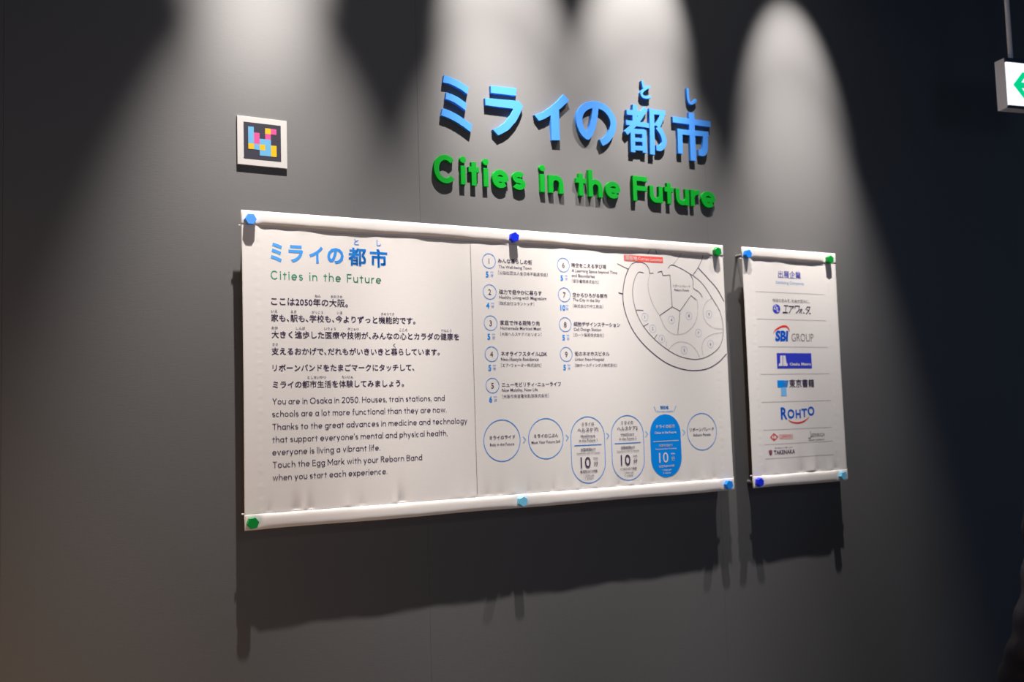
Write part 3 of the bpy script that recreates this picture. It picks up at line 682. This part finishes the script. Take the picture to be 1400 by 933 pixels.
for k in range(5): tk.append(rect(172 + k * -0.5 + 1, 371 + k * 5.4, 198 + k * 1.5, 374.2 + k * 5.4, 4))
B2.lay('logo_mark', tk, M['inkblue'], 'bright blue top of a T shaped mark')
B2.lay('logo_mark', [rect(163.5, 337.5, 192, 369.5, 6)], M['inksoft'], 'pale blue stem of a T shaped mark')
B2.lay('logo_kanji', block([('東京書籍', 208, 339.6, 384)], .014), M['ink'], 'dark kanji beside the T shaped mark')
ro = []
ro += fit([font_glyph('R', .03)], 156.5, 190, 271, sy=62) + fit([font_glyph('O', .03)], 191, 227, 268.5, sy=46) + fit([font_glyph('H', .03)], 233, 260, 267, sy=44) + fit([font_glyph('T', .03)], 264, 294, 270.5, sy=44) + fit([font_glyph('O', .03)], 297, 333, 276.5, sy=46)
B2.lay('logo_letters', ro, M['inkcobalt'], 'cobalt blue capital letters above a red smile')
B2.lay('logo_smile', [taper([(193, 246), (210, 238), (235, 233.5), (262, 235), (285, 243), (304, 254)], 1.5, 6)], M['inkcrimson'], 'red smiling curve')
co = [ribbon_mesh([(99, 184), (116, 197), (135, 184), (117, 171)], 3.0, True), ribbon_mesh(sample_arc(111, 184, 8, 8, 60, 300, 16), 2.2), ribbon_mesh(sample_arc(122, 184, 8.5, 8.5, 0, 360, 24), 2.4, True),
      ribbon_mesh([(144, 176.5), (144, 191), (211, 190.5), (211, 174.5)], 1.2, True)]
B2.lay('logo_mark', co + fit([font_glyph('COOPERATION', .01)], 148, 207, 183, sy=12), M['inkcrimson'], 'small red diamond and rings mark with red lettering')
B2.lay('logo_letters', fit([font_glyph('ZENRICH', .0)], 311, 381, 184, sy=19) + fit([font_glyph('GROUP  COMPANY', .02)], 294, 380, 165.5, sy=6), M['inkgrey'], 'small grey capital letters')
B2.lay('logo_mark', [ribbon_mesh(smooth_line([(294, 175), (301, 172), (309, 178), (313, 184)]), 2.6), ribbon_mesh([(304, 178), (306, 194), (308, 184)], 1.2)], M['inkgrey'])
B2.lay('logo_mark', [dot_shape(306, 197, 3)], M['inkpale'])
B2.lay('logo_tagline', block([('想いをかたちに 未来へつなぐ', 118, 208, 142.2)], .0), M['ink'])
B2.lay('logo_letters', fit([font_glyph('TAKENAKA', .02)], 112, 220, 126, sy=21), M['ink'], 'small dark capital letters')
B2.lay('logo_mark', [rect(86, 131.5, 104, 134.5, 2), rect(86, 126.5, 104, 129.3, 2), ([(87, 124.5), (103, 124.5), (99, 118.5), (95, 117), (91, 118.5)], [(0, 4, 3, 2, 1)]), ribbon_mesh(sample_arc(95, 132, 6, 4, 10, 170, 8), 1.6)], M['inkmaroon'], 'small maroon shield mark')

# ------------------------------------------------------------------ raised letters on the wall
RAISED = dict(
    MI1=[(668,2649.2),(691.5,2645.8),(715.1,2638.8),(737.1,2629.3),(756.4,2620.3),(750.9,2596.6),(731.3,2607.4),(707.7,2616.7),(685.8,2622.8),(663.9,2623.8)],
    MI2=[(674.8,2593.2),(695,2589.1),(718.5,2581.3),(735.3,2572.5),(748.2,2565.7),(742.3,2541.1),(726.1,2551),(709.4,2559.8),(690.9,2566.7),(670.8,2570.3)],
    MI3=[(659.8,2537.9),(684.9,2533.9),(711.7,2524.2),(738.6,2511.3),(765.7,2497),(758.7,2471.1),(732.7,2486.2),(707.5,2498.8),(680.8,2508.6),(654.1,2514)],
    RA1=[(838.4,2638),(937.4,2642.6),(933.8,2615.6),(838.7,2613.1)],
    RA2=[(815.8,2593.2),(930.3,2599),(944.9,2599),(960.1,2584.7),(948.8,2556.8),(929.5,2525.4),(903.2,2496.6),(883,2483.1),(861.2,2472),(841.6,2489.5),(867.6,2503.6),(893.4,2524.2),(912.2,2549),(922.4,2569.6),(816.7,2568.3)],
    I=[(1003.4,2559),(1036.4,2572.7),(1068.3,2594.8),(1097.1,2618.2),(1124.7,2647.7),(1146.8,2626.8),(1103.6,2588.7),(1102.7,2481.2),(1071.3,2478.6),(1068.9,2565.3),(1045.9,2551.4),(1021.5,2540.3)],
    NO=[(1257.3,2625.1),(1252.1,2590.3),(1242.4,2552.1),(1230.2,2524.5),(1218,2509.2),(1202.9,2519.8),(1190.2,2539.8),(1185.9,2566.8),(1192.4,2590.6),(1209.8,2610.4),(1232.8,2622.9),(1258.5,2626.8),(1287.7,2622.8),(1311.1,2608.6),(1325.1,2590),(1330.5,2568.7),(1326.1,2546.4),(1313.4,2523.1),(1295.2,2504),(1274.4,2492.4)],
    TO1=[(1466.2,2743.5),(1472.2,2716.7)],
    TO2=[(1501.3,2726.8),(1474.2,2711.7),(1461.1,2697.4),(1466,2685.6),(1482,2683.2),(1502.1,2687.8)],
    SHI=[(1676.6,2744),(1676.5,2716.7),(1678.8,2697.6),(1688,2687.9),(1702.9,2693),(1715.9,2705.6)],
    d1=[(1428.7,2649.1),(1425.1,2578.2)],
    d2=[(1390.1,2617.6),(1460.4,2620)],
    d3=[(1386,2579.1),(1488.2,2579.3)],
    d4=[(1477.5,2641),(1433.7,2586.7),(1384.1,2539.9)],
    d5=[(1414,2554.5),(1412.3,2473.1)],
    d6=[(1465.2,2560.4),(1464.5,2475.9)],
    d7=[(1413.8,2550),(1466.2,2553.7)],
    d8=[(1412.3,2519.2),(1464.6,2522.8)],
    d9=[(1410.8,2488.9),(1463.1,2491.9)],
    d10=[(1503,2643.5),(1498.8,2473.1)],
    d11=[(1500.1,2632.5),(1565.5,2635)],
    d12=[(1555.3,2637.5),(1541.4,2603.4),(1527.5,2579)],
    d13=[(1527.5,2579),(1545,2558.2),(1554.2,2536.5),(1552.2,2517.3),(1537.4,2501.3),(1517.3,2500.3)],
    s1=[(1689.9,2652.4),(1688.7,2469.5)],
    s2=[(1599,2616.1),(1779.9,2618.8)],
    s3=[(1631.5,2583.5),(1628.7,2490.3)],
    s4=[(1618.9,2571.7),(1767.6,2579)],
    s5=[(1752.7,2578),(1748.5,2523),(1738.6,2504.4),(1715.5,2503.9)],
)

T_L = 0.0125
def letter(name, parts, m, label, group, subnames=None, bev=0.0006):
    """parts: list of lists of (verts, faces); the first is the letter's own mesh, others become child parts"""
    allx = [v[0] for p in parts for sv, _ in p for v in sv]; allz = [v[1] for p in parts for sv, _ in p for v in sv]
    ox, oz = (min(allx) + max(allx)) / 2, min(allz); root = None
    for k, shapes in enumerate(parts):
        bm = bmesh.new()
        for j, (sv, sf) in enumerate(shapes):
            prism(bm, [(x - ox, z - oz) for x, z in sv], sf, 0.0, -(T_L + 0.00006 * j))
        finish(bm)
        o = bm_obj(name if k == 0 else subnames[k - 1], bm, m, root)
        md = o.modifiers.new('soft_edge', 'BEVEL'); md.width = bev; md.segments = 2; md.limit_method = 'ANGLE'; md.angle_limit = rad(50)
        if k == 0: root = o; o.location = (ox * .001, 0, oz * .001); tag(o, label, 'letter', group)
    return root
def poly(p): return (p, [tuple(range(len(p)))])
def st(key, w, smooth=True, k=6): return ribbon_mesh(smooth_line(RAISED[key], k) if smooth else RAISED[key], w)
JG, EG = 'raised blue Japanese letters on the wall', 'raised green English letters on the wall'
letter('kana_letter', [[poly(RAISED['MI1'])], [poly(RAISED['MI2'])], [poly(RAISED['MI3'])]], M['blue'], 'raised blue kana of three slanting strokes, leftmost of the title', JG, ['stroke', 'stroke'])
letter('kana_letter', [[poly(RAISED['RA2'])], [poly(RAISED['RA1'])]], M['blue'], 'raised blue kana with short bar above a hooked stroke, second of the title', JG, ['stroke'])
letter('kana_letter', [[poly(RAISED['I'])]], M['blue'], 'raised blue kana of one slanting stroke and one stem, third of the title', JG)
letter('kana_letter', [[ribbon_mesh(smooth_line(RAISED['NO'][:5])[:-1] + [RAISED['NO'][4]], 25.5), ribbon_mesh(smooth_line(RAISED['NO'][4:]), 25.5), poly([(1218 + 13 * math.cos(k * .5236), 2509.5 + 13 * math.sin(k * .5236)) for k in range(12)])]],
       M['blue'], 'raised blue round looping kana, fourth of the title', JG)
letter('kana_letter', [[st('TO1', 10, False), st('TO2', 10)]], M['blue'], 'tiny raised blue kana with curved hook above the dense kanji', JG, bev=.0004)
letter('kana_letter', [[st('SHI', 10.5)]], M['blue'], 'tiny raised blue J-shaped kana above the last kanji', JG, bev=.0004)
dk = [('d1', 21), ('d2', 18.5), ('d3', 18), ('d4', 19), ('d5', 20), ('d6', 19), ('d7', 18), ('d8', 14), ('d9', 17), ('d10', 21.5), ('d11', 18), ('d12', 20), ('d13', 21)]
letter('kanji_letter', [[st(k, w, k in ('d4', 'd13')) for k, w in dk]], M['blue'], 'raised blue dense many-stroke kanji, fifth large character of the title', JG, bev=.0004)
letter('kanji_letter', [[st(k, w, k == 's5') for k, w in [('s1', 26), ('s2', 22.5), ('s3', 22), ('s4', 20), ('s5', 24)]]], M['blue'], 'raised blue open kanji with central stem, last of the title', JG, bev=.0004)
ENG = [('C', 623.1, 703.9, 'large raised green capital C at the start of the English title'), ('i', 718.8, 736.6, 'raised green letter i right after the capital C'),
       ('t', 747.5, 786.4, 'raised green letter t in the first word'), ('i', 801.7, 820, 'raised green letter i between t and e in the first word'), ('e', 834, 895.5, 'raised green letter e in the first word'),
       ('s', 909.8, 960.9, 'raised green letter s ending the first word'), ('i', 1017.7, 1038, 'raised green letter i starting the second word'), ('n', 1052.4, 1111.4, 'raised green letter n ending the second word'),
       ('t', 1163.4, 1204.3, 'raised green letter t starting the third word'), ('h', 1214.8, 1273.5, 'raised green letter h in the third word'), ('e', 1285.7, 1350.3, 'raised green letter e ending the third word'),
       ('F', 1404.8, 1470.2, 'raised green capital F starting the last word'), ('u', 1479.2, 1538.2, 'raised green letter u right after the capital F'), ('t', 1547.1, 1587.8, 'raised green letter t in the last word'),
       ('u', 1598.4, 1660.3, 'raised green letter u between t and r in the last word'), ('r', 1668.5, 1712.3, 'raised green letter r in the last word'), ('e', 1718.7, 1787.1, 'raised green letter e ending the last word')]
for k, (c, l, r, lab) in enumerate(ENG):
    base = 2294.6 + (l - 620) / 1160 * 3.0; sc_ = 91.0; w = .196
    sh = []
    for s in glyph(c, w, (r - l) / sc_): sh.append(ribbon_mesh([(l + x * sc_, base + y * sc_) for x, y in s], w * sc_))
    parts = [sh]
    if c == 'i': parts.append([dot_shape((l + r) / 2 + .5, base + .905 * sc_, 11.2)])
    letter('latin_letter', parts, M['green'], lab, EG, ['dot'])

# ------------------------------------------------------------------ square colour-code plate
pl = empty('code_plate', (0.0755, 0, 2.2925)); tag(pl, 'small square white plate with a coloured block pattern on black', 'sign')
bm = bmesh.new(); add_box(bm, (-0.073, -0.008, 0.0), (0.073, 0.0, 0.1435), 0.0006); bm_obj('backplate', bm, M['white'], pl)
bm = bmesh.new(); add_box(bm, (-0.0548, -0.0084, 0.0185), (0.0545, -0.0078, 0.1268)); bm_obj('black_field', bm, M['black'], pl)
GRID = ['b..yp', 'bp.p.', 'bpbb.', 'ybyby', '..bby']
cs = 0.0166
for rr, row in enumerate(GRID):
    for cc, ch in enumerate(row):
        if ch == '.': continue
        x0 = -0.0418 + cc * cs; z1 = 0.1143 - rr * cs
        bm = bmesh.new(); add_box(bm, (x0, -0.0088, z1 - cs), (x0 + cs, -0.0083, z1))
        bm_obj('colour_block', bm, M[{'b': 'cyan', 'y': 'yellow', 'p': 'pink'}[ch]], pl)

# ------------------------------------------------------------------ hanging exit sign
ex = empty('exit_sign', (2.6940, -0.6070, 2.6270), rad(-11.6)); tag(ex, 'lit white emergency exit sign with a green left arrow hanging from the ceiling', 'sign')
SW, SD, SH = 0.40, 0.048, 0.190
bm = bmesh.new(); add_box(bm, (0, 0, 0), (SW, SD, SH), 0.003); bm_obj('housing', bm, M['housing'], ex)
bm = bmesh.new(); add_box(bm, (0.001, -0.006, SH - 0.017), (SW, 0.004, SH), 0.001); bm_obj('top_trim', bm, M['trim'], ex)
bm = bmesh.new(); add_box(bm, (0.001, -0.006, 0), (SW, 0.004, 0.009), 0.001); bm_obj('bottom_trim', bm, M['trim'], ex)
bm = bmesh.new(); add_box(bm, (0.003, -0.005, 0.009), (SW - .003, 0.002, SH - 0.017)); bm_obj('light_panel', bm, M['panel'], ex)
bm = bmesh.new()
cx, cz = 0.030, 0.088
arrow_pts = [(0, 0), (46, 50), (72, 50), (38, 11), (120, 11), (120, -11), (38, -11), (72, -50), (46, -50)]
prism(bm, [(cx * 1000 + x, cz * 1000 + z) for x, z in arrow_pts], [tuple(range(9))], -0.005, -0.0062); finish(bm)
bm_obj('arrow', bm, M['arrow'], ex)
for px in (0.056, 0.34):
    bm = bmesh.new(); add_cyl(bm, (px, SD * .5, SH), (px, SD * .5, H_CEIL - 2.627), 0.0085, n=16); add_cyl(bm, (px, SD * .5, H_CEIL - 2.627 - .02), (px, SD * .5, H_CEIL - 2.627), 0.03, n=20)
    bm_obj('hanging_pole', bm, M['housing'], ex, True)

# ------------------------------------------------------------------ ceiling spotlights (above the frame)
ROD = bmesh.new(); add_box(ROD, (-0.6, LAMP_Y - 0.018, H_CEIL - 0.03), (2.9, LAMP_Y + 0.018, H_CEIL))
tag(bm_obj('lighting_track', ROD, M['lampbody']), 'black lighting track along the ceiling above the banners', 'track')
for k, (lx, ax, az, _) in enumerate(LAMPS):
    d = (Vector((ax, 0, 2.5)) - Vector((lx, LAMP_Y, LAMP_Z))).normalized(); p0 = Vector((lx, LAMP_Y, LAMP_Z))
    rt = empty('spotlight', (lx, LAMP_Y, LAMP_Z)); tag(rt, ['leftmost', 'second from left', 'third from left', 'rightmost'][k] + ' black cylindrical spotlight on the ceiling track', 'spotlight', 'ceiling spotlights')
    bm = bmesh.new(); add_cyl(bm, -d * 0.03, -d * 0.16, 0.040, n=24); bm_obj('lamp_housing', bm, M['lampbody'], rt, False)
    bm = bmesh.new(); add_cyl(bm, -d * 0.10, Vector((0, 0, H_CEIL - 0.03 - LAMP_Z)), 0.008, n=12); bm_obj('stem', bm, M['lampbody'], rt)

# ------------------------------------------------------------------ visitor at the right edge of the frame
def skin(name, chains, m, parent, lvl=2, rootidx=0, disp=0.0):
    """chains: lists of (x,y,z,r); a chain may start with an index tuple ('at', chain, vert) to branch"""
    vs = []; es = []; rs = []; idx = {}
    for ci, ch in enumerate(chains):
        prev = None
        for vi, p in enumerate(ch):
            if p[0] == 'at': prev = idx[(p[1], p[2])]; continue
            vs.append(p[:3]); rs.append(p[3]); idx[(ci, vi)] = len(vs) - 1
            if prev is not None: es.append((prev, len(vs) - 1))
            prev = len(vs) - 1
    me = bpy.data.meshes.new(name); me.from_pydata(vs, es, []); o = bpy.data.objects.new(name, me); C.objects.link(o)
    o.modifiers.new('skin', 'SKIN'); sd = o.modifiers.new('sub', 'SUBSURF'); sd.levels = lvl; sd.render_levels = lvl
    for i, sv in enumerate(me.skin_vertices[0].data): sv.radius = (rs[i], rs[i]); sv.use_root = (i == rootidx)
    bpy.context.view_layer.update()
    ev = o.evaluated_get(bpy.context.evaluated_depsgraph_get()); nm = bpy.data.meshes.new_from_object(ev)
    bpy.data.objects.remove(o); bpy.data.meshes.remove(me)
    if disp:
        for v in nm.vertices:
            v.co += v.normal * disp * (math.sin(v.co.z * 78) * .8 + .5 * math.sin(v.co.z * 31 + v.co.x * 40))
    nm.materials.clear(); nm.materials.append(m); nm.name = name
    nm.polygons.foreach_set('use_smooth', [True] * len(nm.polygons))
    r = bpy.data.objects.new(name, nm); C.objects.link(r); r.parent = parent
    return r
# local frame: person faces +Y (the wall), left arm towards -X
per = empty('person', (1.685, -1.42, 0), rad(0)); tag(per, 'standing person in a dark puffer jacket cut off by the right edge of the frame', 'person')
body = [[(0, 0, .90, .095), (0, .0, 1.05, .095), (0, 0, 1.20, .10), (0, 0, 1.32, .09), (0, -.005, 1.41, .055), (0, .01, 1.46, .052), (0, .015, 1.53, .078), (0, .01, 1.60, .086), (0, .0, 1.66, .06)]]
for sg in (-1, 1):
    body.append([('at', 0, 3), (sg * .12, 0, 1.33, .042), (sg * .185, -.01, 1.20, .045), (sg * .295, -.03, 1.00, .038), (sg * .262, .05, .92, .032), (sg * .212, .10, .86, .024), (sg * .208, .125, .82, .028), (sg * .205, .14, .79, .026)])
    body.append([('at', 0, 0), (sg * .09, 0, .82, .065), (sg * .10, .01, .62, .060), (sg * .10, .015, .47, .055), (sg * .10, -.005, .28, .05), (sg * .10, -.01, .10, .036), (sg * .10, .02, .05, .035), (sg * .105, .14, .03, .028)])
n0 = len(body)
for a, sg in ((1, -1), (3, 1)):
    for k, (dx, ln) in enumerate([(-.022, .060), (-.008, .070), (.007, .066), (.020, .052)]):
        body.append([('at', a, 7), (sg * .205 + dx * .6, .155 + dx * .2, .765, .0095), (sg * .205 + dx, .162, .765 - ln * .5, .0088), (sg * .205 + dx, .158, .765 - ln, .0075)])
    body.append([('at', a, 6), (sg * .190, .150, .800, .0105), (sg * .183, .172, .775, .0095), (sg * .184, .180, .755, .008)])
skin('body', body, M['skin'], per, 2)
skin('jacket', [[(0, 0, .76, .165), (0, 0, .92, .165), (0, 0, 1.10, .15), (0, 0, 1.25, .145), (0, 0, 1.36, .115), (0, 0, 1.44, .075)]] +
     [[('at', 0, 3), (sg * .125, 0, 1.335, .074), (sg * .180, -.01, 1.20, .064), (sg * .295, -.03, 1.00, .060), (sg * .275, .025, .93, .056), (sg * .240, .075, .885, .050)] for sg in (-1, 1)], M['jacket'], per, 3, disp=.0035)
skin('trousers', [[(0, 0, .92, .14), (0, 0, .84, .14)]] + [[('at', 0, 1), (sg * .09, 0, .78, .10), (sg * .10, .01, .62, .088), (sg * .10, .015, .45, .074), (sg * .10, 0, .25, .068), (sg * .10, 0, .09, .062)] for sg in (-1, 1)], M['trousers'], per, 2)
for sg in (-1, 1):
    skin('shoe', [[(sg * .10, -.03, .045, .044), (sg * .10, .03, .045, .046), (sg * .105, .10, .042, .044), (sg * .108, .17, .036, .036)]], M['shoe'], per, 2)
skin('hair', [[(0, -.02, 1.67, .075), (0, -.045, 1.62, .088), (0, -.06, 1.55, .075), (0, -.06, 1.48, .05)], [('at', 0, 1), (-.045, 0, 1.62, .062)], [('at', 0, 1), (.045, 0, 1.62, .062)]], M['hair'], per, 2)
bm = bmesh.new()
for sg in (-1, 1): r0 = bmesh.ops.create_uvsphere(bm, u_segments=12, v_segments=8, radius=.012); bmesh.ops.translate(bm, vec=(sg * .03, .088, 1.575), verts=r0['verts'])
bm_obj('eyes', bm, M['white'], per, True)
skin('nose', [[(0, .085, 1.575, .009), (0, .105, 1.55, .012), (0, .092, 1.535, .010)]], M['skin'], per, 2)
skin('mouth', [[(-.02, .083, 1.505, .005), (0, .091, 1.505, .007), (.02, .083, 1.505, .005)]], M['pink'], per, 2)
for sg in (-1, 1): skin('ear', [[(sg * .082, .0, 1.59, .012), (sg * .088, -.005, 1.57, .014), (sg * .083, .0, 1.545, .010)]], M['skin'], per, 2)
